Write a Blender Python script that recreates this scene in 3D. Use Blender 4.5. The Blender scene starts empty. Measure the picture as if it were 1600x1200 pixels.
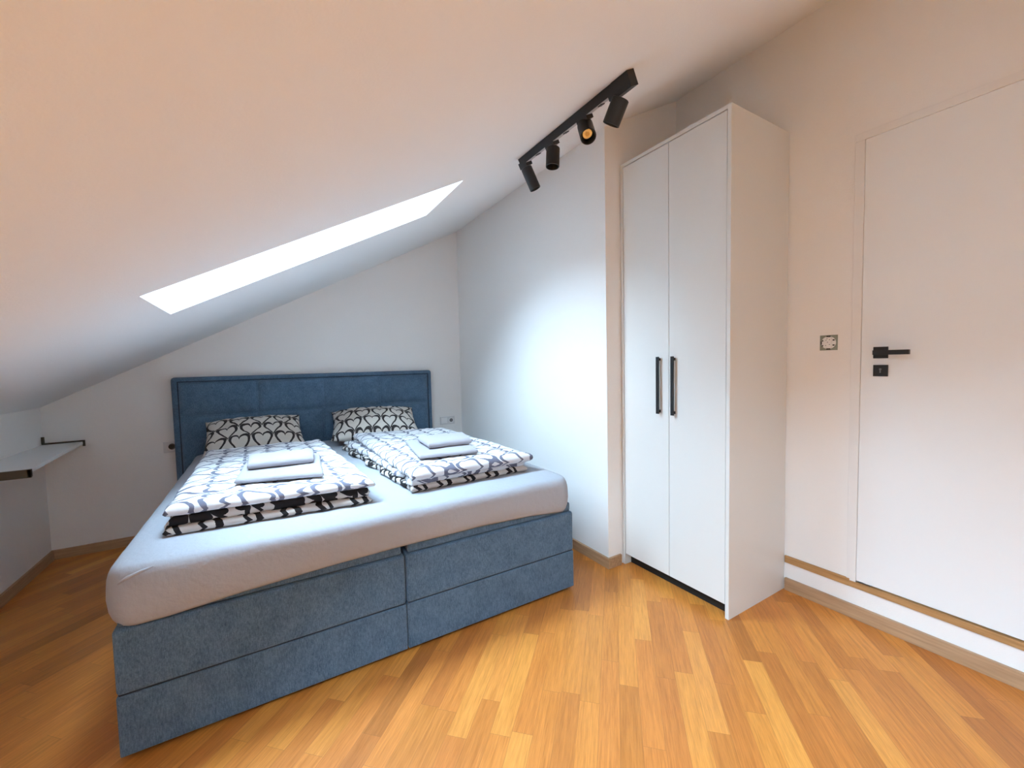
import bpy, bmesh, math, random
from mathutils import Vector, Matrix, noise
random.seed(7)
C = bpy.context.scene.collection
scene = bpy.context.scene

# ------------------------------------------------------------------ camera
CAM_POS = Vector((0, 0, 1.23))
F = Vector((0.51377314, 0.85632735, -0.05235112))
R = Vector((0.85670696, -0.5153389, -0.02188615))
U = Vector((0.04572028, 0.03360506, 0.99838888))
cd = bpy.data.cameras.new('camera')
cam = bpy.data.objects.new('camera', cd)
C.objects.link(cam)
cd.sensor_fit = 'HORIZONTAL'
cd.sensor_width = 36
cd.lens = 641.94 / 1600 * 36
cd.clip_start = 0.02
M = Matrix((R, U, -F)).transposed().to_4x4()
M.translation = CAM_POS
cam.matrix_world = M
scene.camera = cam

# ------------------------------------------------------------------ room dimensions (metres)
XL, XN, XD = -1.255, 1.695, 2.316      # left knee wall, niche wall, door wall
YB, YN, YF = 3.836, 1.756, -2.4        # headboard wall, wall behind the wardrobe, wall behind the camera
SL, C0 = 0.5208, 1.6576                # ceiling slope
ZC = lambda x: C0 + SL * x
UP = Vector((-SL, 0, 1)).normalized()  # outward normal of the roof slope
AL = Vector((1, 0, SL)).normalized()   # up the slope
SHAFT = 0.30
SKY = [(-0.347, 0.850, 1.825, 2.352), (-0.66, 0.30, -0.30, 0.44), (-0.86, 0.10, -1.90, -1.00)]   # x0, x1, y0, y1 of each skylight opening; last two unseen, added for fill light

# ------------------------------------------------------------------ light: overcast daylight through the seen skylight and two added ones
world = bpy.data.worlds.new('World')
scene.world = world
world.use_nodes = True
bg = world.node_tree.nodes['Background']
bg.inputs['Color'].default_value = (0.585, 0.79, 1.0, 1)
# overcast sky: brightest overhead, a third of that at the horizon
wn = world.node_tree
_tc = wn.nodes.new('ShaderNodeTexCoord'); _sp = wn.nodes.new('ShaderNodeSeparateXYZ')
_m1 = wn.nodes.new('ShaderNodeMath'); _m1.operation = 'MAXIMUM'; _m1.inputs[1].default_value = 0.0
_m2 = wn.nodes.new('ShaderNodeMath'); _m2.operation = 'MULTIPLY_ADD'; _m2.inputs[1].default_value = 23.0; _m2.inputs[2].default_value = 11.5
wn.links.new(_tc.outputs['Generated'], _sp.inputs[0]); wn.links.new(_sp.outputs[2], _m1.inputs[0])
wn.links.new(_m1.outputs[0], _m2.inputs[0]); wn.links.new(_m2.outputs[0], bg.inputs['Strength'])
vs = scene.view_settings
vs.view_transform = 'Standard'
vs.look = 'None'
vs.gamma = 1
vs.use_curve_mapping = False
vs.exposure = 0.74
scene.cycles.max_bounces = 12
scene.cycles.diffuse_bounces = 8
scene.cycles.use_denoising = True
for i, (kx0, kx1, y0, y1) in enumerate(SKY):
    ld = bpy.data.lights.new('skylight_portal', 'AREA')
    ld.shape = 'RECTANGLE'
    ld.size = (kx1 - kx0) / AL.x - 0.02
    ld.size_y = y1 - y0 - 0.02
    ld.cycles.is_portal = True
    lo = bpy.data.objects.new('skylight_portal', ld)
    C.objects.link(lo)
    xm = (kx0 + kx1) / 2
    yv = UP.cross(AL)
    m = Matrix((AL, yv, UP)).transposed().to_4x4()
    m.translation = Vector((xm, (y0 + y1) / 2, ZC(xm))) + UP * (SHAFT + 0.05)
    lo.matrix_world = m

# ------------------------------------------------------------------ materials
def mat(name, col=(0.8, 0.8, 0.8), rough=0.5, metal=0.0, bump=0.0, bscale=60, spec=0.5, coat=0):
    m = bpy.data.materials.new(name)
    m.use_nodes = True
    nt = m.node_tree
    b = nt.nodes['Principled BSDF']
    b.inputs['Base Color'].default_value = (*col, 1)
    b.inputs['Roughness'].default_value = rough
    b.inputs['Metallic'].default_value = metal
    b.inputs['Specular IOR Level'].default_value = spec
    b.inputs['Coat Weight'].default_value = coat
    if bump:
        tc = nt.nodes.new('ShaderNodeTexCoord')
        n = nt.nodes.new('ShaderNodeTexNoise')
        n.inputs['Scale'].default_value = bscale
        n.inputs['Detail'].default_value = 4
        bm_ = nt.nodes.new('ShaderNodeBump')
        bm_.inputs['Strength'].default_value = bump
        bm_.inputs['Distance'].default_value = 0.01
        nt.links.new(tc.outputs['Object'], n.inputs['Vector'])
        nt.links.new(n.outputs['Fac'], bm_.inputs['Height'])
        nt.links.new(bm_.outputs['Normal'], b.inputs['Normal'])
    return m

class NT:
    """small helper to wire shader maths"""
    def __init__(s, m):
        s.nt = m.node_tree
    def node(s, t, **k):
        n = s.nt.nodes.new(t)
        for a, b in k.items():
            setattr(n, a, b)
        return n
    def put(s, sock, v):
        if hasattr(v, 'node') and hasattr(v, 'is_linked'):
            s.nt.links.new(v, sock)
        else:
            sock.default_value = v
    def m(s, op, a, b=None, c=None):
        n = s.node('ShaderNodeMath', operation=op)
        s.put(n.inputs[0], a)
        if b is not None: s.put(n.inputs[1], b)
        if c is not None: s.put(n.inputs[2], c)
        return n.outputs[0]
    def xyz(s, x, y, z=0.0):
        n = s.node('ShaderNodeCombineXYZ')
        s.put(n.inputs[0], x); s.put(n.inputs[1], y); s.put(n.inputs[2], z)
        return n.outputs[0]
    def sep(s, v):
        n = s.node('ShaderNodeSeparateXYZ')
        s.put(n.inputs[0], v)
        return n.outputs
    def mix(s, f, a, b, blend='MIX'):
        n = s.node('ShaderNodeMix', data_type='RGBA', blend_type=blend)
        s.put(n.inputs[0], f); s.put(n.inputs[6], a); s.put(n.inputs[7], b)
        return n.outputs[2]
    def ramp(s, f, stops):
        n = s.node('ShaderNodeValToRGB')
        e = n.color_ramp.elements
        while len(e) < len(stops): e.new(0.5)
        for k, (p, c) in enumerate(stops):
            e[k].position = p; e[k].color = (*c, 1)
        s.put(n.inputs[0], f)
        return n.outputs[0]
    def noise(s, v, scale=5, detail=2, rough=0.5):
        n = s.node('ShaderNodeTexNoise')
        s.put(n.inputs['Vector'], v)
        n.inputs['Scale'].default_value = scale
        n.inputs['Detail'].default_value = detail
        n.inputs['Roughness'].default_value = rough
        return n.outputs['Fac']

def floor_material():
    m = mat('oak_parquet', rough=0.34)
    g = NT(m); nt = m.node_tree; b = nt.nodes['Principled BSDF']
    p = g.sep(g.node('ShaderNodeTexCoord').outputs['Object'])
    k = math.sqrt(0.5)
    u = g.m('MULTIPLY', g.m('SUBTRACT', p[0], p[1]), k)      # across the boards
    v = g.m('MULTIPLY', g.m('ADD', p[0], p[1]), k)           # along the boards
    us = g.m('DIVIDE', g.m('ADD', u, 20.012), 0.070)
    row = g.m('FLOOR', us)
    wn = g.node('ShaderNodeTexWhiteNoise', noise_dimensions='1D')
    g.put(wn.inputs['W'], row)
    vs_ = g.m('ADD', g.m('DIVIDE', g.m('ADD', v, 20), 0.52), g.m('MULTIPLY', wn.outputs['Value'], 7.3))
    col = g.m('FLOOR', vs_)
    w2 = g.node('ShaderNodeTexWhiteNoise', noise_dimensions='2D')
    g.put(w2.inputs['Vector'], g.xyz(row, col))
    w3 = g.node('ShaderNodeTexWhiteNoise', noise_dimensions='2D')
    g.put(w3.inputs['Vector'], g.xyz(g.m('ADD', row, 91.5), col))
    base = g.ramp(w2.outputs['Value'], [(0.0, (0.40, 0.150, 0.030)), (0.07, (0.52, 0.192, 0.036)), (0.45, (0.61, 0.240, 0.045)),
                                        (0.85, (0.68, 0.275, 0.052)), (1.0, (0.76, 0.34, 0.070))])
    base = g.mix(g.m('MULTIPLY', w3.outputs['Value'], 0.45), base, (0.60, 0.19, 0.042, 1))
    gv = g.xyz(g.m('MULTIPLY', u, 42), g.m('MULTIPLY', v, 2.2), g.m('MULTIPLY', w3.outputs['Value'], 50))
    gr = g.noise(gv, 2.2, 6, 0.62)
    c = g.mix(1.0, base, g.ramp(gr, [(0.25, (0.74, 0.68, 0.60)), (0.5, (0.97, 0.95, 0.93)), (0.75, (1.12, 1.12, 1.12))]), 'MULTIPLY')
    gv2 = g.xyz(g.m('MULTIPLY', u, 160), g.m('MULTIPLY', v, 5), w3.outputs['Value'])
    fine = g.noise(gv2, 3.0, 3, 0.6)
    c = g.mix(1.0, c, g.ramp(fine, [(0.35, (0.86, 0.83, 0.80)), (0.6, (1.03, 1.03, 1.03))]), 'MULTIPLY')
    # joints
    fu = g.m('ABSOLUTE', g.m('SUBTRACT', g.m('FRACT', us), 0.5))
    fv = g.m('ABSOLUTE', g.m('SUBTRACT', g.m('FRACT', vs_), 0.5))
    j = g.m('MAXIMUM', g.m('GREATER_THAN', fu, 0.492), g.m('GREATER_THAN', fv, 0.4988))
    c = g.mix(g.m('MULTIPLY', j, 0.45), c, (0.16, 0.07, 0.025, 1))
    nt.links.new(c, b.inputs['Base Color'])
    rr = g.m('ADD', 0.28, g.m('MULTIPLY', gr, 0.18))
    nt.links.new(rr, b.inputs['Roughness'])
    bp = g.node('ShaderNodeBump'); bp.inputs['Strength'].default_value = 0.12; bp.inputs['Distance'].default_value = 0.003
    g.put(bp.inputs['Height'], g.m('SUBTRACT', g.m('MULTIPLY', gr, 0.6), j))
    nt.links.new(bp.outputs['Normal'], b.inputs['Normal'])
    return m

def wood_material(name, c1, c2, axis):
    m = mat(name, rough=0.5)
    g = NT(m); b = m.node_tree.nodes['Principled BSDF']
    p = g.sep(g.node('ShaderNodeTexCoord').outputs['Object'])
    s = [45, 45, 45]; s[axis] = 2.5
    v = g.xyz(g.m('MULTIPLY', p[0], s[0]), g.m('MULTIPLY', p[1], s[1]), g.m('MULTIPLY', p[2], s[2]))
    n = g.noise(v, 1.6, 5, 0.6)
    c = g.ramp(n, [(0.3, c1), (0.7, c2)])
    m.node_tree.links.new(c, b.inputs['Base Color'])
    return m

def fabric_material(name, c1, c2, scale=1.0, bump=0.5, rough=0.95):
    m = mat(name, rough=rough, spec=0.15)
    g = NT(m); b = m.node_tree.nodes['Principled BSDF']
    p = g.node('ShaderNodeTexCoord').outputs['Object']
    q = g.sep(p)
    a = g.noise(p, 260 * scale, 3, 0.7)
    st = g.noise(g.xyz(g.m('MULTIPLY', q[0], 300 * scale), g.m('MULTIPLY', q[1], 300 * scale), g.m('MULTIPLY', q[2], 70 * scale)), 1.0, 3, 0.7)
    big = g.noise(p, 14, 3, 0.6)
    f = g.m('ADD', g.m('ADD', g.m('MULTIPLY', a, 0.5), g.m('MULTIPLY', st, 0.7)), g.m('MULTIPLY', big, 0.25))
    c = g.ramp(f, [(0.52, c1), (0.92, c2)])
    m.node_tree.links.new(c, b.inputs['Base Color'])
    bp = g.node('ShaderNodeBump'); bp.inputs['Strength'].default_value = bump; bp.inputs['Distance'].default_value = 0.002
    g.put(bp.inputs['Height'], a)
    m.node_tree.links.new(bp.outputs['Normal'], b.inputs['Normal'])
    b.inputs['Sheen Weight'].default_value = 0.15
    return m

def hearts_material(name, stroke, ground, cell=(0.15, 0.15), width=0.13, wob=0.10):
    """brush-drawn hearts in staggered rows, on the cloth's own UVs (metres): u across a heart, v from tip to lobes"""
    m = mat(name, rough=0.85, spec=0.2)
    g = NT(m); b = m.node_tree.nodes['Principled BSDF']
    uv = g.node('ShaderNodeUVMap').outputs[0]
    q = g.sep(uv)
    nz = g.node('ShaderNodeTexNoise'); g.put(nz.inputs['Vector'], uv); nz.inputs['Scale'].default_value = 9
    nz.inputs['Detail'].default_value = 2
    nc = g.node('ShaderNodeSeparateColor'); g.put(nc.inputs[0], nz.outputs['Color'])
    wu = g.m('MULTIPLY', g.m('SUBTRACT', nc.outputs[0], 0.5), wob * 2)
    wv = g.m('MULTIPLY', g.m('SUBTRACT', nc.outputs[1], 0.5), wob * 2)
    U_ = g.m('ADD', g.m('DIVIDE', q[0], cell[0]), wu)
    V_ = g.m('ADD', g.m('DIVIDE', q[1], cell[1]), wv)
    brist = g.noise(g.xyz(g.m('MULTIPLY', q[0], 1.0), g.m('MULTIPLY', q[1], 1.0)), 130, 2, 0.6)
    def lattice(du, dv):
        x = g.m('SUBTRACT', g.m('FRACT', g.m('ADD', U_, du)), 0.5)
        y = g.m('MULTIPLY', g.m('SUBTRACT', g.m('FRACT', g.m('ADD', g.m('MULTIPLY', V_, 0.5), dv)), 0.5), 2.0)
        ax = g.m('ABSOLUTE', x)
        yy = g.m('SUBTRACT', g.m('MULTIPLY', y, 0.92), g.m('SUBTRACT', g.m('MULTIPLY', g.m('SQRT', ax), 0.72), 0.22))
        r = g.m('SQRT', g.m('ADD', g.m('MULTIPLY', x, x), g.m('MULTIPLY', yy, yy)))
        return r
    def band(r, r0, w):
        d = g.m('ABSOLUTE', g.m('SUBTRACT', r, r0))
        d = g.m('ADD', d, g.m('MULTIPLY', g.m('SUBTRACT', brist, 0.5), 0.035))
        return g.m('LESS_THAN', d, w)
    r1 = lattice(0.0, 0.0); r2 = lattice(0.5, 0.5)
    t = g.m('MAXIMUM', band(r1, 0.40, width / 2), band(r2, 0.40, width / 2))
    c = g.mix(t, (*ground, 1), (*stroke, 1))
    m.node_tree.links.new(c, b.inputs['Base Color'])
    n2 = g.noise(uv, 22, 4, 0.6)
    bp = g.node('ShaderNodeBump'); bp.inputs['Strength'].default_value = 0.35; bp.inputs['Distance'].default_value = 0.01
    g.put(bp.inputs['Height'], n2)
    m.node_tree.links.new(bp.outputs['Normal'], b.inputs['Normal'])
    return m

M_WALL = mat('white_wall_paint', (0.85, 0.835, 0.815), 0.9, bump=0.12, bscale=180, spec=0.2)
M_CEIL = mat('white_ceiling_paint', (0.84, 0.835, 0.825), 0.95, bump=0.12, bscale=180, spec=0.1)
M_FLOOR = floor_material()
M_BASE = wood_material('oak_baseboard', (0.36, 0.21, 0.11), (0.52, 0.33, 0.19), 1)
M_BASEX = wood_material('oak_baseboard_across', (0.36, 0.21, 0.11), (0.52, 0.33, 0.19), 0)
M_STEP = wood_material('oak_threshold', (0.34, 0.17, 0.06), (0.52, 0.29, 0.12), 1)
M_DOOR = mat('white_door_lacquer', (0.82, 0.835, 0.84), 0.38)
M_CAB = mat('pale_grey_melamine', (0.72, 0.725, 0.705), 0.42, bump=0.05, bscale=120)
M_BLACK = mat('black_powder_coat', (0.010, 0.011, 0.013), 0.42)
M_DARK = mat('black_plinth_board', (0.01, 0.01, 0.01), 0.8)  # plain black of the recessed wardrobe plinth
M_GREY = mat('grey_aluminium', (0.22, 0.22, 0.23), 0.5, 0.6)
M_RAILG = mat('grey_rail_insert', (0.45, 0.44, 0.44), 0.6)
M_BRK = mat('brown_metal', (0.10, 0.085, 0.06), 0.45, 0.5)
M_SHELF = mat('glossy_white_board', (0.85, 0.86, 0.87), 0.25)
M_PLASTIC = mat('white_plastic', (0.80, 0.80, 0.79), 0.35)
M_PLATE = mat('socket_plate_plastic', (0.66, 0.66, 0.66), 0.35)
M_GALV = mat('galvanised_plate', (0.30, 0.34, 0.29), 0.5, 0.5, bump=0.3, bscale=200)
M_HOLE = mat('dark_hole', (0.03, 0.03, 0.03), 0.7)
M_BLUE = fabric_material('blue_grey_upholstery', (0.038, 0.080, 0.135), (0.135, 0.218, 0.315))
M_SEAM = fabric_material('upholstery_seam', (0.02, 0.03, 0.045), (0.03, 0.045, 0.065))
M_SHEET = mat('white_fitted_sheet', (0.385, 0.40, 0.44), 0.9, bump=0.25, bscale=45, spec=0.15)
M_TOWEL = mat('white_terry', (0.62, 0.595, 0.64), 1.0, bump=1.0, bscale=420, spec=0.05)
M_HTOP = hearts_material('grey_heart_print', (0.15, 0.15, 0.20), (0.70, 0.70, 0.72), (0.16, 0.125), 0.105, 0.15)
M_HDARK = hearts_material('dark_heart_print', (0.020, 0.017, 0.018), (0.56, 0.52, 0.49), (0.13, 0.085), 0.19, 0.22)
M_HPIL = hearts_material('charcoal_heart_print', (0.035, 0.03, 0.03), (0.58, 0.54, 0.49), (0.135, 0.120), 0.125, 0.10)
M_FRAME = mat('white_window_frame', (0.82, 0.82, 0.82), 0.4)
M_GOLD = mat('yellow_led_chip', (0.95, 0.62, 0.20), 0.4)
M_REFL = mat('spot_reflector', (0.85, 0.80, 0.72), 0.15, 0.9)
M_TRIM = mat('pale_door_frame', (0.80, 0.79, 0.775), 0.45)
def glass_mat():
    m = bpy.data.materials.new('window_glass'); m.use_nodes = True
    nt = m.node_tree; nt.nodes.clear()
    o = nt.nodes.new('ShaderNodeOutputMaterial'); mx = nt.nodes.new('ShaderNodeMixShader')
    t = nt.nodes.new('ShaderNodeBsdfTransparent'); gl = nt.nodes.new('ShaderNodeBsdfGlossy')
    t.inputs[0].default_value = (0.95, 0.98, 0.98, 1); gl.inputs['Roughness'].default_value = 0.02
    fr = nt.nodes.new('ShaderNodeFresnel'); fr.inputs[0].default_value = 1.35
    nt.links.new(fr.outputs[0], mx.inputs[0]); nt.links.new(t.outputs[0], mx.inputs[1]); nt.links.new(gl.outputs[0], mx.inputs[2])
    nt.links.new(mx.outputs[0], o.inputs[0])
    return m
M_GLASS = glass_mat()

# ------------------------------------------------------------------ mesh helpers
def box(bm, x0, x1, y0, y1, z0, z1, bev=0.0, seg=2):
    r = bmesh.ops.create_cube(bm, size=1)
    vs_ = r['verts']
    for v in vs_:
        v.co = Vector(((x0 + x1) / 2 + v.co.x * (x1 - x0), (y0 + y1) / 2 + v.co.y * (y1 - y0), (z0 + z1) / 2 + v.co.z * (z1 - z0)))
    if bev:
        es = list({e for v in vs_ for e in v.link_edges})
        bmesh.ops.bevel(bm, geom=es, offset=bev, segments=seg, profile=0.6, affect='EDGES')
def cyl(bm, p0, p1, r, seg=32, r2=None):
    p0, p1 = Vector(p0), Vector(p1); d = p1 - p0
    rot = d.to_track_quat('Z', 'Y').to_matrix().to_4x4()
    rot.translation = (p0 + p1) / 2
    bmesh.ops.create_cone(bm, cap_ends=True, segments=seg, radius1=r, radius2=r if r2 is None else r2, depth=d.length, matrix=rot)
def obj(name, bm, m, parent=None, smooth=False, mats=None, origin=None):
    me = bpy.data.meshes.new(name)
    if origin is not None:
        bmesh.ops.translate(bm, verts=bm.verts, vec=-Vector(origin))
    bmesh.ops.recalc_face_normals(bm, faces=bm.faces)
    bm.to_mesh(me); bm.free()
    for mm in (mats or [m]): me.materials.append(mm)
    if smooth:
        me.polygons.foreach_set('use_smooth', [True] * len(me.polygons))
    o = bpy.data.objects.new(name, me)
    C.objects.link(o)
    if origin is not None: o.location = origin
    if parent is not None:
        o.parent = parent
        wl = Vector(origin) if origin is not None else Vector((0, 0, 0))
        base = parent
        off = Vector((0, 0, 0))
        while base is not None:
            off += base.location; base = base.parent
        o.location = wl - off
    return o
def B(*a, **k):
    bm = bmesh.new(); box(bm, *a, **k); return bm
def thing(name, label, cat, loc, group=None):
    o = bpy.data.objects.new(name, None); C.objects.link(o)
    o.location = loc; o.empty_display_size = 0.1
    o['label'] = label; o['category'] = cat
    if group: o['group'] = group
    return o
def tag(o, label, cat, group=None, kind=None):
    o['label'] = label; o['category'] = cat
    if group: o['group'] = group
    if kind: o['kind'] = kind
    return o
def struct(name, bm, m, label=None, cat=None, **k):
    o = obj(name, bm, m, **k)
    o['kind'] = 'structure'
    if label: o['label'] = label
    if cat: o['category'] = cat
    return o

# ------------------------------------------------------------------ the setting
T = 0.12
struct('floor', B(XL - T, XD + T, YF - T, YB + T, -0.10, 0.0), M_FLOOR, 'amber oak strip parquet laid diagonally', 'floor')
def wall_prism(pts_xz, y0, y1):
    bm = bmesh.new()
    a = [bm.verts.new((x, y0, z)) for x, z in pts_xz]; b = [bm.verts.new((x, y1, z)) for x, z in pts_xz]
    bm.faces.new(a); bm.faces.new(b[::-1])
    n = len(a)
    for i in range(n): bm.faces.new((a[i], a[(i + 1) % n], b[(i + 1) % n], b[i]))
    return bm
def gable(x0, x1, y0, y1): return wall_prism([(x0, 0), (x1, 0), (x1, ZC(x1) + 0.05), (x0, ZC(x0) + 0.05)], y0, y1)
struct('wall_back', gable(XL - T, XN + 0.02, YB, YB + T), M_WALL, 'white gable wall behind the blue headboard', 'wall')
struct('wall_left', B(XL - T, XL, YF, YB + 0.01, 0, ZC(XL) + 0.02), M_WALL, 'low white knee wall under the slope', 'wall')
struct('wall_niche', gable(XN, XD + T, YN, YB + T), M_WALL, 'white wall beside the bed and behind the wardrobe', 'wall')
struct('wall_front', gable(XL - T, XD + T, YF - T, YF), M_WALL, 'white wall behind the camera', 'wall')
# door wall with an opening for the door leaf
DY1, DY0, DZ1, DZ0 = 0.818, -0.10, 2.210, 0.160
bm = bmesh.new()
box(bm, XD, XD + T, DY1, YN + 0.01, 0, ZC(XD) + 0.03)
box(bm, XD, XD + T, YF, DY0, 0, ZC(XD) + 0.03)
box(bm, XD, XD + T, DY0, DY1, DZ1, ZC(XD) + 0.03)
box(bm, XD, XD + T, DY0, DY1, 0, DZ0)
box(bm, XD + T - 0.02, XD + T, DY0 - 0.02, DY1 + 0.02, DZ0 - 0.02, DZ1 + 0.02)  # unseen backing added behind the door to block light leaking round the leaf
struct('wall_right', bm, M_WALL, 'white wall with the flush door', 'wall')

# sloped ceiling slab with skylight openings
def ceiling():
    bm = bmesh.new()
    def P(x, y, k): return bm.verts.new(Vector((x, y, ZC(x))) + UP * (SHAFT * k))
    def cell(x0, x1, y0, y1):
        for k in (0, 1): bm.faces.new((P(x0, y0, k), P(x1, y0, k), P(x1, y1, k), P(x0, y1, k)))
    X0, X1 = XL - 0.1, XD + 0.1
    y = YF - 0.05
    for (a, b, y0, y1) in sorted(SKY, key=lambda q: q[2]):
        cell(X0, X1, y, y0); cell(X0, a, y0, y1); cell(b, X1, y0, y1)
        for (p, q) in (((a, y0), (b, y0)), ((b, y0), (b, y1)), ((b, y1), (a, y1)), ((a, y1), (a, y0))):
            bm.faces.new((P(*p, 0), P(*q, 0), P(*q, 1), P(*p, 1)))
        y = y1
    cell(X0, X1, y, YB + 0.05)
    return bm
struct('ceiling', ceiling(), M_CEIL, 'sloping white attic ceiling', 'ceiling')

# skylight windows at the top of each shaft
for n, (kx0, kx1, y0, y1) in enumerate(SKY):
    def slope_box(bm, xa, xb, ya, yb, h0, h1):
        vs_ = []
        for h in (h0, h1):
            for x, y in ((xa, ya), (xb, ya), (xb, yb), (xa, yb)):
                vs_.append(bm.verts.new(Vector((x, y, ZC(x))) + UP * h))
        for f in ((0, 1, 2, 3), (4, 5, 6, 7), (0, 1, 5, 4), (1, 2, 6, 5), (2, 3, 7, 6), (3, 0, 4, 7)): bm.faces.new([vs_[q] for q in f])
    bm = bmesh.new()
    w = 0.045; xa, xb = kx0, kx1; H0, H1 = SHAFT, SHAFT + 0.05
    slope_box(bm, xa - 0.02, xb + 0.02, y0 - 0.02, y0 + w, H0, H1); slope_box(bm, xa - 0.02, xb + 0.02, y1 - w, y1 + 0.02, H0, H1)
    slope_box(bm, xa - 0.02, xa + w, y0 + w, y1 - w, H0, H1); slope_box(bm, xb - w, xb + 0.02, y0 + w, y1 - w, H0, H1)
    fr = struct('window_%d' % (n + 1), bm, M_FRAME, 'skylight in the sloping ceiling' , 'skylight')  # second and third lie out of view, added to brighten the room
    bm = bmesh.new(); slope_box(bm, xa + w, xb - w, y0 + w, y1 - w, H0 + 0.02, H0 + 0.026)
    obj('pane', bm, M_GLASS, fr)

# baseboards
BH = 0.062
struct('baseboard_left', B(XL, XL + 0.014, YF, YB, 0, BH), M_BASE, 'oak baseboard of the knee wall', 'baseboard')
struct('baseboard_back', B(XL + 0.014, XN, YB - 0.014, YB, 0, BH), M_BASEX, 'oak baseboard behind the bed', 'baseboard')
bm = bmesh.new(); box(bm, XN - 0.014, XN, YN - 0.014, YB - 0.014, 0, BH); box(bm, XN, 1.79, YN - 0.014, YN, 0, BH)
struct('baseboard_niche', bm, M_BASE, 'oak baseboard turning the corner beside the wardrobe', 'baseboard')
struct('baseboard_right', B(XD - 0.016, XD, YF, 1.083, 0, 0.064, bev=0.002), M_BASE, 'light oak baseboard under the white door', 'baseboard')
# oak threshold strip showing above the white riser
bm = bmesh.new()
box(bm, XD - 0.010, XD + 0.004, 0.806, 1.086, 0.146, 0.182, bev=0.0015)
box(bm, XD - 0.010, XD + 0.004, 0.728, 0.8055, 0.147, 0.174, bev=0.0015)
box(bm, XD - 0.012, XD + 0.06, DY0 - 0.1, 0.7275, 0.148, 0.176, bev=0.0015)
struct('trim_1', bm, M_STEP, 'thin oak threshold strip along the raised door sill', 'trim')

# door
bm = bmesh.new()
box(bm, XD - 0.006, XD + 0.08, 0.783, DY1 + 0.001, 0.170, 2.177, bev=0.002)
box(bm, XD - 0.006, XD + 0.08, DY0, DY1 + 0.001, 2.177, DZ1, bev=0.002)
box(bm, XD - 0.006, XD + 0.08, DY0 - 0.001, DY0 + 0.034, 0.178, 2.177, bev=0.002)
struct('trim_2', bm, M_TRIM, 'slim pale frame of the flush door', 'door frame')
door = struct('door_1', B(XD - 0.002, XD + 0.04, DY0 + 0.035, 0.7822, 0.181, 2.1763, bev=0.0015), M_DOOR, 'flush white door with black square handle', 'door')
XH = XD - 0.002
bm = B(XH - 0.008, XH, 0.687, 0.737, 1.213, 1.263, bev=0.001)
h = obj('handle', bm, M_BLACK, door); h['label'] = 'black square handle rose and lever'
bm = bmesh.new(); box(bm, XH - 0.050, XH - 0.007, 0.704, 0.722, 1.228, 1.248, bev=0.001); box(bm, XH - 0.058, XH - 0.040, 0.606, 0.724, 1.228, 1.248, bev=0.0015)
obj('lever', bm, M_BLACK, h)
k = obj('lock_plate', B(XH - 0.008, XH, 0.686, 0.736, 1.134, 1.184, bev=0.001), M_BLACK, door); k['label'] = 'black square lock plate'
bm = bmesh.new(); cyl(bm, (XH - 0.0092, 0.711, 1.165), (XH - 0.0075, 0.711, 1.165), 0.0045, 16); box(bm, XH - 0.0092, XH - 0.0075, 0.7088, 0.7132, 1.149, 1.165)
obj('keyhole', bm, M_GREY, k)

# ------------------------------------------------------------------ wardrobe
WX, WY0, WY1, WZ = 1.810, 1.0897, 1.752, 2.351
w = thing('wardrobe', 'tall pale grey two-door wardrobe with black bar handles', 'wardrobe', (2.05, 1.42, 0))
t = 0.018
obj('side_panel', B(WX, XD - 0.004, WY0, WY0 + t, 0, WZ, bev=0.0008), M_CAB, w)
obj('side_panel', B(WX, XD - 0.004, WY1 - t, WY1, 0, WZ, bev=0.0008), M_CAB, w)
obj('top_panel', B(WX, XD - 0.004, WY0 + t, WY1 - t, WZ - t, WZ, bev=0.0008), M_CAB, w)
obj('back_panel', B(XD - 0.012, XD - 0.005, WY0 + t, WY1 - t, 0.07, WZ - t), M_CAB, w)
obj('bottom_panel', B(WX + 0.03, XD - 0.012, WY0 + t, WY1 - t, 0.075, 0.093), M_CAB, w)
o = obj('plinth', B(WX + 0.05, WX + 0.066, WY0 + t, WY1 - t, 0.0, 0.074), M_DARK, w); o['label'] = 'recessed black plinth'
ym = (WY0 + WY1) / 2
for (a, b, hy) in ((WY0 + t + 0.003, ym - 0.0015, ym - 0.034), (ym + 0.0015, WY1 - t - 0.003, ym + 0.058)):
    d = obj('door', B(WX + 0.002, WX + 0.020, a, b, 0.066, WZ - t - 0.004, bev=0.0012), M_CAB, w)
    hn = obj('handle', None or B(WX - 0.021, WX - 0.012, hy - 0.008, hy + 0.008, 0.938, 1.243, bev=0.001), M_BLACK, d)
    hn['label'] = 'black square bar handle'
    bm = bmesh.new()
    for z in (0.945, 1.222): box(bm, WX - 0.013, WX + 0.003, hy - 0.006, hy + 0.006, z, z + 0.014)
    me = hn.data
    b2 = bmesh.new(); b2.from_mesh(me)
    for z in (0.945, 1.222): box(b2, WX - 0.013, WX + 0.003, hy - 0.006, hy + 0.006, z, z + 0.014)
    b2.to_mesh(me); b2.free(); bm.free()

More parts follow.
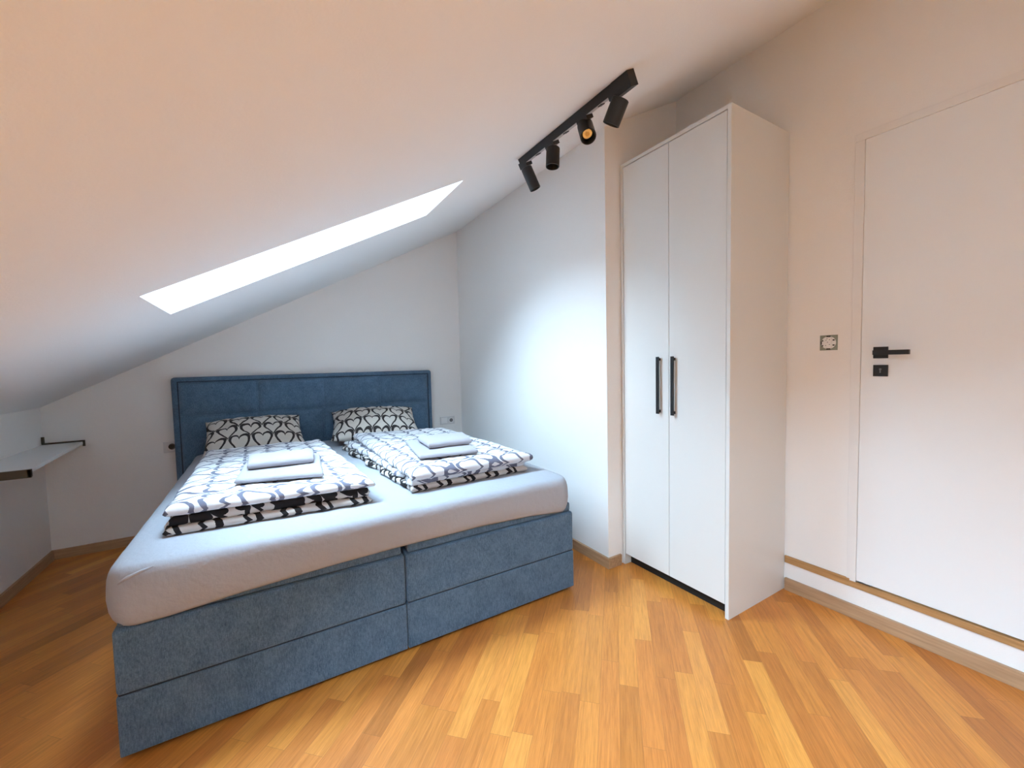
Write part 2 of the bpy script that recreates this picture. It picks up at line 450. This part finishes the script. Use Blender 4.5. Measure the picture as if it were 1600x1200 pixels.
# ------------------------------------------------------------------ bed
BX0, BX1, BY0, BYH = -0.4436, 1.378, 1.691, 3.725
bed = thing('box_spring_bed', 'double box-spring bed upholstered in blue-grey fabric', 'bed', (0.467, 2.7, 0))
xm = 0.472
def soft_box(x0, x1, y0, y1, z0, z1, r):
    bm = bmesh.new(); box(bm, x0, x1, y0, y1, z0, z1, bev=r, seg=4); return bm
for (a, b) in ((BX0, xm - 0.002), (xm + 0.002, BX1)):
    lo = obj('bed_base', soft_box(a, b, BY0 + 0.001, BYH, 0.018, 0.214, 0.006), M_BLUE, bed, smooth=False)
    up = obj('base_top', soft_box(a, b, BY0, BYH, 0.2165, 0.428, 0.016), M_BLUE, lo, smooth=False)
    obj('seam', B(a + 0.006, b - 0.006, BY0 + 0.006, BYH - 0.01, 0.205, 0.222), M_SEAM, lo)
    obj('spring_layer', soft_box(a + 0.012, b - 0.012, BY0 + 0.010, BYH, 0.430, 0.477, 0.012), M_BLUE, bed)
for x in (BX0 + 0.08, xm, BX1 - 0.08):
    for y in (BY0 + 0.10, BYH - 0.12):
        bm = bmesh.new(); cyl(bm, (x, y, 0), (x, y, 0.0182), 0.03, 20); obj('foot', bm, M_BLACK, bed)

# headboard
HX0, HX1, HZ = -0.578, 1.352, 1.175
hb = obj('headboard', soft_box(HX0, HX1, BYH + 0.008, YB - 0.015, 0.02, HZ, 0.028), M_BLUE, bed)
def quilt():
    bm = bmesh.new()
    x0, x1, z0, z1 = HX0 + 0.042, HX1 - 0.042, 0.40, HZ - 0.035
    nx, nz = 220, 90
    vx = [-0.058, 0.408, 0.868]; hz = [0.888]
    grid = []
    for j in range(nz + 1):
        rw = []
        for i in range(nx + 1):
            x = x0 + (x1 - x0) * i / nx; z = z0 + (z1 - z0) * j / nz
            d = min([abs(x - a) for a in vx] + [abs(z - a) for a in hz])
            e = min(x - x0, x1 - x, z1 - z)
            dep = 0.024 * (1 - math.exp(-d / 0.030)) - 0.004 * math.exp(-d / 0.005)
            ed = 1 - math.exp(-max(e, 0) / 0.010)
            y = BYH + 0.016 - dep * ed - 0.004 * ed - 0.002 * noise.noise((x * 5, z * 7, 1))
            rw.append(bm.verts.new((x, y, z)))
        grid.append(rw)
    for j in range(nz):
        for i in range(nx):
            bm.faces.new((grid[j][i], grid[j][i + 1], grid[j + 1][i + 1], grid[j + 1][i]))
    return bm
q = obj('quilted_panel', quilt(), M_BLUE, hb, smooth=True)
bm = bmesh.new()
x0, x1, z1 = HX0 + 0.040, HX1 - 0.040, HZ - 0.033
box(bm, x0 - 0.003, x0 + 0.003, BYH + 0.002, BYH + 0.02, 0.4, z1); box(bm, x1 - 0.003, x1 + 0.003, BYH + 0.002, BYH + 0.02, 0.4, z1)
box(bm, x0 - 0.003, x1 + 0.003, BYH + 0.002, BYH + 0.02, z1 - 0.003, z1 + 0.003)
obj('piping', bm, M_SEAM, hb)

# mattress under its fitted sheet
def mattress():
    bm = bmesh.new()
    x0, x1, y0, y1, zt = BX0 - 0.012, 1.366, BY0 - 0.014, BYH - 0.012, 0.622
    def zb_front(x):
        pts = [(-0.46, 0.436), (-0.40, 0.432), (-0.30, 0.434), (-0.1, 0.451), (0.2, 0.466), (0.45, 0.472), (0.84, 0.473), (1.1, 0.462), (1.30, 0.442), (1.37, 0.438)]
        for (a, za), (b, zb) in zip(pts, pts[1:]):
            if a <= x <= b: return za + (zb - za) * (x - a) / (b - a)
        return 0.437
    cr = 0.085                       # plan corner radius
    def outline(off):                # rounded rectangle, counter-clockwise, fine steps
        P = []
        r = max(cr - off, 0.01)
        cs = [(x0 + cr, y0 + cr, 180), (x1 - cr, y0 + cr, 270), (x1 - cr, y1 - cr, 0), (x0 + cr, y1 - cr, 90)]
        for k, (cx, cy, a0) in enumerate(cs):
            for s in range(9):
                a = math.radians(a0 + 90 * s / 8); P.append((cx + r * math.cos(a), cy + r * math.sin(a)))
            nx_, ny_, na = cs[(k + 1) % 4]
            e = P[-1]; a = math.radians(na); f = (nx_ + r * math.cos(a), ny_ + r * math.sin(a))
            for s in range(1, 60): P.append((e[0] + (f[0] - e[0]) * s / 60, e[1] + (f[1] - e[1]) * s / 60))
        return P
    # (inward offset, height fraction 0..1 between hem and top)
    prof = [(0.060, 'in'), (0.030, 0.03), (0.010, 0.0), (0.002, 0.06), (-0.006, 0.2), (-0.010, 0.38), (-0.009, 0.55), (-0.006, 0.72), (-0.001, 0.82), (0.006, 0.90), (0.016, 0.955), (0.030, 0.985), (0.050, 0.997), (0.09, 1.0)]
    rings = []
    for off, h in prof:
        ring = []
        for (x, y) in outline(off):
            fr = max(0, 1 - (y - y0) / 0.5) if True else 0
            zb = zb_front(x) * fr + 0.455 * (1 - fr)
            if h == 'in': z = 0.481
            else:
                z = zb + (zt - zb) * h
                wv = noise.noise((x * 5, y * 5, h * 1.5))
                if 0 < h < 0.97: x += 0.004 * wv; y += 0.005 * wv
                if 0.6 < h < 0.99: z += 0.003 * noise.noise((x * 9, y * 9, 3))
            ring.append(bm.verts.new((x, y, z)))
        rings.append(ring)
    n = len(rings[0])
    for a, b in zip(rings, rings[1:]):
        for i in range(n): bm.faces.new((a[i], a[(i + 1) % n], b[(i + 1) % n], b[i]))
    # top and bottom caps
    f1 = bm.faces.new(rings[-1]); f0 = bm.faces.new(rings[0][::-1])
    return bm
mt = obj('mattress', mattress(), M_SHEET, smooth=True)
tag(mt, 'thick mattress in a pale fitted sheet on the blue-grey bed base', 'mattress')
# little pinched fold of the sheet at the front corner
bm = bmesh.new()
base = Vector((-0.392, 1.668, 0.598))
pts = [(-0.022, 0.0, -0.014), (0.0, -0.008, 0.0), (0.03, -0.008, 0.010), (0.062, 0.004, 0.016)]
ring = []
for i, p in enumerate(pts):
    r = (0.003, 0.006, 0.006, 0.002)[i]
    ring.append([bm.verts.new(base + Vector(p) + Vector((0, -math.cos(a) * r, math.sin(a) * r))) for a in [math.tau * k / 8 for k in range(8)]])
for a, b in zip(ring, ring[1:]):
    for i in range(8): bm.faces.new((a[i], a[(i + 1) % 8], b[(i + 1) % 8], b[i]))
bm.faces.new(ring[0]); bm.faces.new(ring[-1][::-1])
obj('sheet_fold', bm, M_SHEET, mt, smooth=True)

# ------------------------------------------------------------------ soft things
def slab(corners, z0, z1, n=(60, 80), edge=0.05, wob=0.012, wave=0.01, seed=0, uvrot=0, uvoff=(0, 0), sag=0.0, crease=0.0, zslope=0.0, power=0.5, edgewob=0.0, wfreq=1.0):
    """soft folded layer over a quad (front-left, front-right, back-right, back-left); closed mesh with UVs in metres"""
    bm = bmesh.new(); uvl = bm.loops.layers.uv.new('UVMap')
    FL, FR, BR, BL = [Vector((c[0], c[1], 0)) for c in corners]
    nx, ny = n
    Lx = (FR - FL).length; Ly = (BL - FL).length
    top, bot, uvs = [], [], {}
    def sp(t): return 0.5 - 0.5 * math.cos(math.pi * t) if False else (t + 0.06 * math.sin(2 * math.pi * t) * -1)
    for j in range(ny + 1):
        tr, br_ = [], []
        for i in range(nx + 1):
            s, t = sp(i / nx), sp(j / ny)
            p = (FL * (1 - s) + FR * s) * (1 - t) + (BL * (1 - s) + BR * s) * t
            ex = min(s, 1 - s) * Lx; ey = min(t, 1 - t) * Ly
            e = min(ex, ey)
            k = min(1.0, e / edge); prof = (1 - (1 - k) ** 2) ** power
            nzv = noise.noise((p.x * 7 * wfreq + seed, p.y * 7 * wfreq, seed))
            n2 = noise.noise((p.x * 22 * wfreq + seed, p.y * 14 * wfreq, seed + 5))
            if edgewob and e < edge:
                ang = noise.noise((p.x * 11 + seed * 3, p.y * 11, 9)); q_ = edgewob * ang * (1 - e / edge)
                p = p + Vector((q_ * (1 if s > 0.5 else -1) * (ex < edge), q_ * (1 if t > 0.5 else -1) * (ey < edge), 0))
            mid = z0 + (z1 - z0) * 0.45 + wave * (noise.noise((p.x * 9 + seed, p.y * 9, 2)) + 0.45 * noise.noise((p.x * 24 + seed, p.y * 24, 6))) * (1 - k * 0.6)
            zt = mid + (z1 + zslope * t - mid) * prof + (wob * nzv + crease * abs(n2)) * prof
            zb = mid - (mid - z0) * prof
            vt = bm.verts.new((p.x, p.y, zt))
            vb = vt if (i in (0, nx) or j in (0, ny)) else bm.verts.new((p.x, p.y, zb))
            su, sv = s * Lx + (zt - z0) * 0.7, t * Ly - (zt - z0) * 1.2
            if uvrot == 90: uv = (sv, -su)
            elif uvrot == -90: uv = (-sv, su)
            else: uv = (su, sv)
            uvs[vt] = uvs[vb] = (uv[0] + uvoff[0], uv[1] + uvoff[1])
            tr.append(vt); br_.append(vb)
        top.append(tr); bot.append(br_)
    for j in range(ny):
        for i in range(nx):
            bm.faces.new((top[j][i], top[j][i + 1], top[j + 1][i + 1], top[j + 1][i]))
            q_ = [bot[j][i], bot[j + 1][i], bot[j + 1][i + 1], bot[j][i + 1]]
            try: bm.faces.new(q_)
            except ValueError: pass
    for f in bm.faces:
        for l in f.loops: l[uvl].uv = uvs[l.vert]
    return bm

ZM = 0.6225
# left duvet
dv = thing('folded_duvet', 'white duvet with grey hearts folded on the left half of the bed', 'duvet', (0.03, 2.5, ZM), 'folded duvets on the bed')
obj('bottom_fold', slab([(-0.345, 1.905), (0.375, 1.862), (0.30, 3.12), (-0.34, 3.14)], ZM, ZM + 0.030, edge=0.02, wob=0.004, wave=0.009, seed=3, uvoff=(0.03, 0.02), edgewob=0.035), M_HDARK, dv, smooth=True)
obj('middle_fold', slab([(-0.325, 1.925), (0.385, 1.872), (0.31, 3.13), (-0.33, 3.15)], ZM + 0.027, ZM + 0.066, edge=0.024, wob=0.003, wave=0.026, seed=8, uvoff=(0.05, 0.07), edgewob=0.035), M_HDARK, dv, smooth=True)
obj('top_fold', slab([(-0.345, 1.915), (0.400, 1.860), (0.315, 3.15), (-0.335, 3.17)], ZM + 0.064, ZM + 0.104, n=(90, 120), edge=0.045, wob=0.008, wave=0.008, crease=0.006, seed=1, uvrot=90, uvoff=(0.06, 0.08), edgewob=0.010), M_HTOP, dv, smooth=True)
# right duvet
dv2 = thing('folded_duvet', 'white duvet with grey hearts folded on the right half, beside the wall', 'duvet', (0.9, 2.5, ZM), 'folded duvets on the bed')
obj('bottom_fold', slab([(0.565, 1.885), (1.225, 1.905), (1.20, 3.05), (0.455, 3.20)], ZM, ZM + 0.030, edge=0.02, wob=0.005, wave=0.009, seed=13, uvoff=(0.0, 0.02), edgewob=0.03), M_HDARK, dv2, smooth=True)
obj('middle_fold', slab([(0.575, 1.900), (1.225, 1.915), (1.20, 3.08), (0.480, 3.22)], ZM + 0.026, ZM + 0.060, edge=0.03, wob=0.010, wave=0.016, crease=0.006, seed=18, uvrot=90, edgewob=0.03), M_HTOP, dv2, smooth=True)
obj('top_fold', slab([(0.565, 1.870), (1.262, 1.885), (1.215, 3.12), (0.545, 3.26)], ZM + 0.050, ZM + 0.104, n=(90, 120), edge=0.06, wob=0.008, wave=0.008, crease=0.007, seed=11, uvrot=-90, uvoff=(0.02, 0.05), edgewob=0.010), M_HTOP, dv2, smooth=True)

# pillows
def pillow(w_, d_, th, seed):
    bm = bmesh.new(); uvl = bm.loops.layers.uv.new('UVMap')
    n = 44; uvs = {}; top, bot = [], []
    for j in range(n + 1):
        tr, br_ = [], []
        for i in range(n + 1):
            s, t = i / n * 2 - 1, j / n * 2 - 1
            pin = 1 - 0.07 * (1 - s * s) * 0 
            x = s * w_ / 2 * (1 - 0.07 * (1 - abs(s)) * 0 - 0.05 * (1 - t * t) * abs(s))
            y = t * d_ / 2 * (1 - 0.06 * (1 - s * s) * abs(t))
            hgt = ((1 - abs(s) ** 2.6) * (1 - abs(t) ** 2.6)) ** 0.60
            nz = 0.014 * noise.noise((s * 2.6 + seed, t * 2.6, seed)) + 0.006 * noise.noise((s * 8 + seed, t * 6, 2))
            e = 1 - max(abs(s), abs(t)) ** 6
            rip = 0.008 * noise.noise((s * 5 + seed, t * 5, 7)) * (1 - e)
            vt = bm.verts.new((x, y, th / 2 * hgt + nz * e + rip))
            vb = vt if (i in (0, n) or j in (0, n)) else bm.verts.new((x, y, -th / 2 * hgt + nz * e * 0.3))
            uvs[vt] = uvs[vb] = (x + 0.03, y + 0.02 + seed * 0.01)
            tr.append(vt); br_.append(vb)
        top.append(tr); bot.append(br_)
    for j in range(n):
        for i in range(n):
            bm.faces.new((top[j][i], top[j][i + 1], top[j + 1][i + 1], top[j + 1][i]))
            bm.faces.new((bot[j][i], bot[j + 1][i], bot[j + 1][i + 1], bot[j][i + 1]))
    for f in bm.faces:
        for l in f.loops: l[uvl].uv = uvs[l.vert]
    return bm
def place_pillow(w_, d_, th, seed, loc, rx, rz, label):
    o = obj('pillow', pillow(w_, d_, th, seed), M_HPIL, smooth=True)
    o.rotation_euler = (math.radians(rx), 0, math.radians(rz)); o.location = loc
    tag(o, label, 'pillow', 'pillows against the headboard')
    return o
place_pillow(0.60, 0.46, 0.16, 2, (-0.075, 3.44, 0.757), 24, 2, 'left heart-print pillow behind the duvet that carries the centred towels')
place_pillow(0.66, 0.46, 0.19, 9, (0.755, 3.45, 0.760), 22, -9, 'right heart-print pillow with its pointed corner sticking out past the duvet')

# towels
def towel(corners, z0, z1, seed, edge, name, label, n=(50, 40)):
    o = obj(name, slab(corners, z0, z1, n=n, edge=edge, wob=0.003, wave=0.002, seed=seed, edgewob=0.004, power=0.5), M_TOWEL, smooth=True)
    return tag(o, label, 'towel', 'folded white towels on the duvets')
ZT = ZM + 0.112
towel([(-0.135, 2.10), (0.205, 2.005), (0.235, 2.46), (-0.10, 2.53)], ZT, ZT + 0.023, 21, 0.012, 'folded_towel', 'large folded white towel, under the small one on the left duvet')
towel([(-0.090, 2.235), (0.188, 2.205), (0.205, 2.43), (-0.095, 2.46)], ZT + 0.0245, ZT + 0.064, 25, 0.026, 'folded_towel', 'small white towel on top of the larger one, left duvet')
towel([(0.665, 2.06), (0.985, 2.01), (1.06, 2.46), (0.73, 2.53)], ZT + 0.003, ZT + 0.0245, 31, 0.012, 'folded_towel', 'large folded white towel, under the small one on the right duvet')
towel([(0.752, 2.165), (1.010, 2.15), (1.065, 2.38), (0.775, 2.42)], ZT + 0.026, ZT + 0.0655, 35, 0.026, 'folded_towel', 'small white towel on top of the larger one, right duvet')

# ------------------------------------------------------------------ wall shelf in the corner
SY0, SY1, SX1, SZ = 2.862, YB - 0.004, -0.992, 0.765
sh = thing('wall_shelf', 'narrow glossy white wall shelf with brown metal brackets on the knee wall', 'shelf', (XL, 3.35, SZ))
SXB = -1.065
bm = bmesh.new(); box(bm, XL + 0.001, SX1, SY0, SY1, SZ - 0.018, SZ, bev=0.001)
for v in bm.verts:
    if v.co.x > XL + 0.1 and v.co.y > 3.4: v.co.x += SXB - SX1
obj('shelf_board', bm, M_SHELF, sh)
for (ya, yb, zt) in ((SY0 - 0.014, SY0 - 0.0005, SZ + 0.006), (SY1 - 0.022, SY1 - 0.012, SZ + 0.010)):
    bm = bmesh.new(); SX1 = -0.992 if ya < 3 else SXB
    box(bm, XL + 0.001, SX1 + 0.012, ya, yb, zt - (0.040 if ya < 3 else 0.0098), zt, bev=0.001)
    box(bm, SX1 + 0.0005, SX1 + 0.012, ya, yb + (0.004 if ya < 3 else 0), SZ - 0.03, zt)
    box(bm, XL + 0.001, XL + 0.014, ya, yb, zt - 0.002, zt + 0.040)
    obj('bracket', bm, M_BRK, sh)

# ------------------------------------------------------------------ sockets
def socket(x0, name, label, well=0.113, blank=0.010):
    s = thing(name, label, 'socket', (x0 + 0.075, YB, 0.668), 'wall sockets beside the headboard')
    obj('cover_plate', B(x0, x0 + 0.152, YB - 0.010, YB, 0.629, 0.708, bev=0.002), M_PLATE, s)
    obj('socket_insert', B(x0 + blank, x0 + blank + 0.060, YB - 0.0125, YB - 0.009, 0.641, 0.697, bev=0.001), M_PLASTIC, s)
    bm = bmesh.new(); cyl(bm, (x0 + well, YB - 0.013, 0.668), (x0 + well, YB - 0.009, 0.668), 0.026, 28)
    i2 = obj('socket_insert', bm, M_PLASTIC, s)
    bm = bmesh.new(); cyl(bm, (x0 + well, YB - 0.0138, 0.668), (x0 + well, YB - 0.0125, 0.668), 0.0185, 28)
    obj('socket_well', bm, M_GREY, i2)
    bm = bmesh.new()
    for dx in (-0.009, 0.009): cyl(bm, (x0 + well + dx, YB - 0.0146, 0.668), (x0 + well + dx, YB - 0.0135, 0.668), 0.0032, 12)
    obj('socket_hole', bm, M_HOLE, i2)
    return s
socket(1.462, 'wall_socket', 'white double socket plate to the right of the headboard')
s2 = socket(-0.655, 'wall_socket', 'white socket half hidden behind the left edge of the headboard', 0.050, 0.083)
# dark plug in the left one
pl_ = bmesh.new(); cyl(pl_, (-0.605, YB - 0.040, 0.676), (-0.605, YB - 0.0148, 0.676), 0.017, 20, 0.020)
o = obj('power_plug', pl_, M_BLACK); tag(o, 'small dark plug in the socket left of the headboard', 'plug')

# uncovered switch by the door
X0 = XD
sw = thing('light_switch', 'uncovered light switch mechanism between the wardrobe and the door', 'switch', (XD, 0.908, 1.29))
yc, zc = 0.908, 1.291
obj('mounting_plate', B(X0 - 0.003, X0, yc - 0.036, yc + 0.036, zc - 0.036, zc + 0.036, bev=0.001), M_GALV, sw)
bm = bmesh.new(); cyl(bm, (X0 - 0.0045, yc, zc), (X0 - 0.0028, yc, zc), 0.030, 28); obj('switch_ring', bm, M_PLASTIC, sw)
mo = obj('switch_module', B(X0 - 0.014, X0 - 0.0046, yc - 0.014, yc + 0.016, zc - 0.024, zc + 0.024, bev=0.0015), M_PLASTIC, sw)
bm = bmesh.new()
for dy, dz in ((-0.008, 0.014), (0.006, 0.012), (0.0, 0.002), (-0.008, -0.009), (0.007, -0.013), (0.002, 0.019)):
    box(bm, X0 - 0.0148, X0 - 0.0138, yc + dy - 0.002, yc + dy + 0.002, zc + dz - 0.0012, zc + dz + 0.0012)
obj('contact_slot', bm, M_HOLE, mo)
for dy, dz, a, b in ((-0.021, 0.012, 4, 3), (-0.021, -0.012, 4, 3), (0.024, 0.010, 3, 3), (0.024, -0.014, 3, 3), (0.0, 0.030, 8, 3), (0.0, -0.030, 8, 3), (0.029, 0.0, 2, 8)):
    obj('screw', B(X0 - 0.006, X0 - 0.0029, yc + dy - a / 1000, yc + dy + a / 1000, zc + dz - b / 1000, zc + dz + b / 1000, bev=0.0005), M_HOLE, sw)

# ------------------------------------------------------------------ track light on the slope
TX = 1.160
tl = thing('track_light', 'black ceiling track with four black cylinder spotlights', 'track light', (TX, 1.436, ZC(TX)))
def sl(dx, y, h):        # point at slope offset dx (m along the slope), y, h below the ceiling
    return Vector((TX, y, ZC(TX))) + AL * dx - UP * h
def sbox(bm, a0, a1, y0, y1, h0, h1):
    vs_ = [bm.verts.new(sl(a, y, h)) for h in (h0, h1) for a, y in ((a0, y0), (a1, y0), (a1, y1), (a0, y1))]
    for f in ((0, 1, 2, 3), (4, 5, 6, 7), (0, 1, 5, 4), (1, 2, 6, 5), (2, 3, 7, 6), (3, 0, 4, 7)): bm.faces.new([vs_[q] for q in f])
TY0, TY1 = 1.075, 1.800
bm = bmesh.new(); sbox(bm, -0.018, -0.014, TY0, TY1, 0.001, 0.034); sbox(bm, 0.014, 0.018, TY0, TY1, 0.001, 0.034); sbox(bm, -0.014, 0.014, TY0, TY1, 0.001, 0.028)
obj('rail', bm, M_BLACK, tl)
bm = bmesh.new(); sbox(bm, -0.0165, 0.0165, TY0 + 0.03, TY1 - 0.03, 0.0275, 0.0352)
o = obj('rail_insert', bm, M_RAILG, tl); o['label'] = 'grey underside of the track'
bm = bmesh.new(); sbox(bm, -0.0195, 0.0195, TY0 - 0.004, TY0 + 0.075, 0.0005, 0.054)
obj('power_feed', bm, M_BLACK, tl)
for y in (1.668, 1.455, 1.235):
    bm = bmesh.new(); sbox(bm, -0.010, 0.010, y - 0.010, y + 0.010, 0.029, 0.0385); obj('rail_clip', bm, M_BLACK, tl)
DN = Vector((0, 0, -1)); Fh = F.normalized(); Rh = R.normalized()
heads = [(1.782, DN * 0.93 + Rh * 0.42 + Fh * 0.10, 0.112, 0.0280, 0.004),
         (1.560, DN * 0.99 - Rh * 0.05 - Fh * 0.06, 0.086, 0.0310, 0.022),
         (1.335, DN * 0.80 - Fh * 0.60 + Rh * 0.02, 0.098, 0.0320, 0.020),
         (1.150, DN * 0.88 - Rh * 0.36 + Fh * 0.42, 0.088, 0.0325, 0.026)]
for (y, d, L, r, drop) in heads:
    d.normalize()
    bm = bmesh.new(); sbox(bm, -0.0190, 0.0190, y - 0.030, y + 0.030, 0.020, 0.050)
    obj('track_adapter', bm, M_BLACK, tl)
    piv = sl(0, y, 0.050) + DN * (0.004 + drop)
    start = piv - d * min(drop, 0.020)
    bm = bmesh.new(); cyl(bm, sl(0, y, 0.046), piv + d * 0.006, 0.007, 16); obj('swivel', bm, M_BLACK, tl)
    # hollow can
    bm = bmesh.new()
    rot = d.to_track_quat('Z', 'Y').to_matrix()
    prof = [(0.0, 0.0), (r - 0.003, 0.0), (r, 0.003), (r, L - 0.001), (r - 0.001, L), (r - 0.003, L), (r - 0.004, L - 0.004), (r - 0.005, L - 0.036), (0.0, L - 0.036)]
    N = 40; rows = []
    for (rr, zz) in prof:
        if rr == 0: rows.append([bm.verts.new(start + rot @ Vector((0, 0, zz)))])
        else: rows.append([bm.verts.new(start + rot @ Vector((rr * math.cos(math.tau * k / N), rr * math.sin(math.tau * k / N), zz))) for k in range(N)])
    for a, b in zip(rows, rows[1:]):
        for k in range(N):
            if len(a) == 1: bm.faces.new((a[0], b[k], b[(k + 1) % N]))
            elif len(b) == 1: bm.faces.new((a[k], a[(k + 1) % N], b[0]))
            else: bm.faces.new((a[k], a[(k + 1) % N], b[(k + 1) % N], b[k]))
    hd = obj('spot_head', bm, M_BLACK, tl)
    bm = bmesh.new(); cyl(bm, start + d * (L - 0.0355), start + d * (L - 0.024), 0.010, 28, 0.019)
    obj('reflector', bm, M_REFL, hd)
    bm = bmesh.new(); cyl(bm, start + d * (L - 0.0245), start + d * (L - 0.0225), 0.009, 24); obj('lamp', bm, M_GOLD, hd)
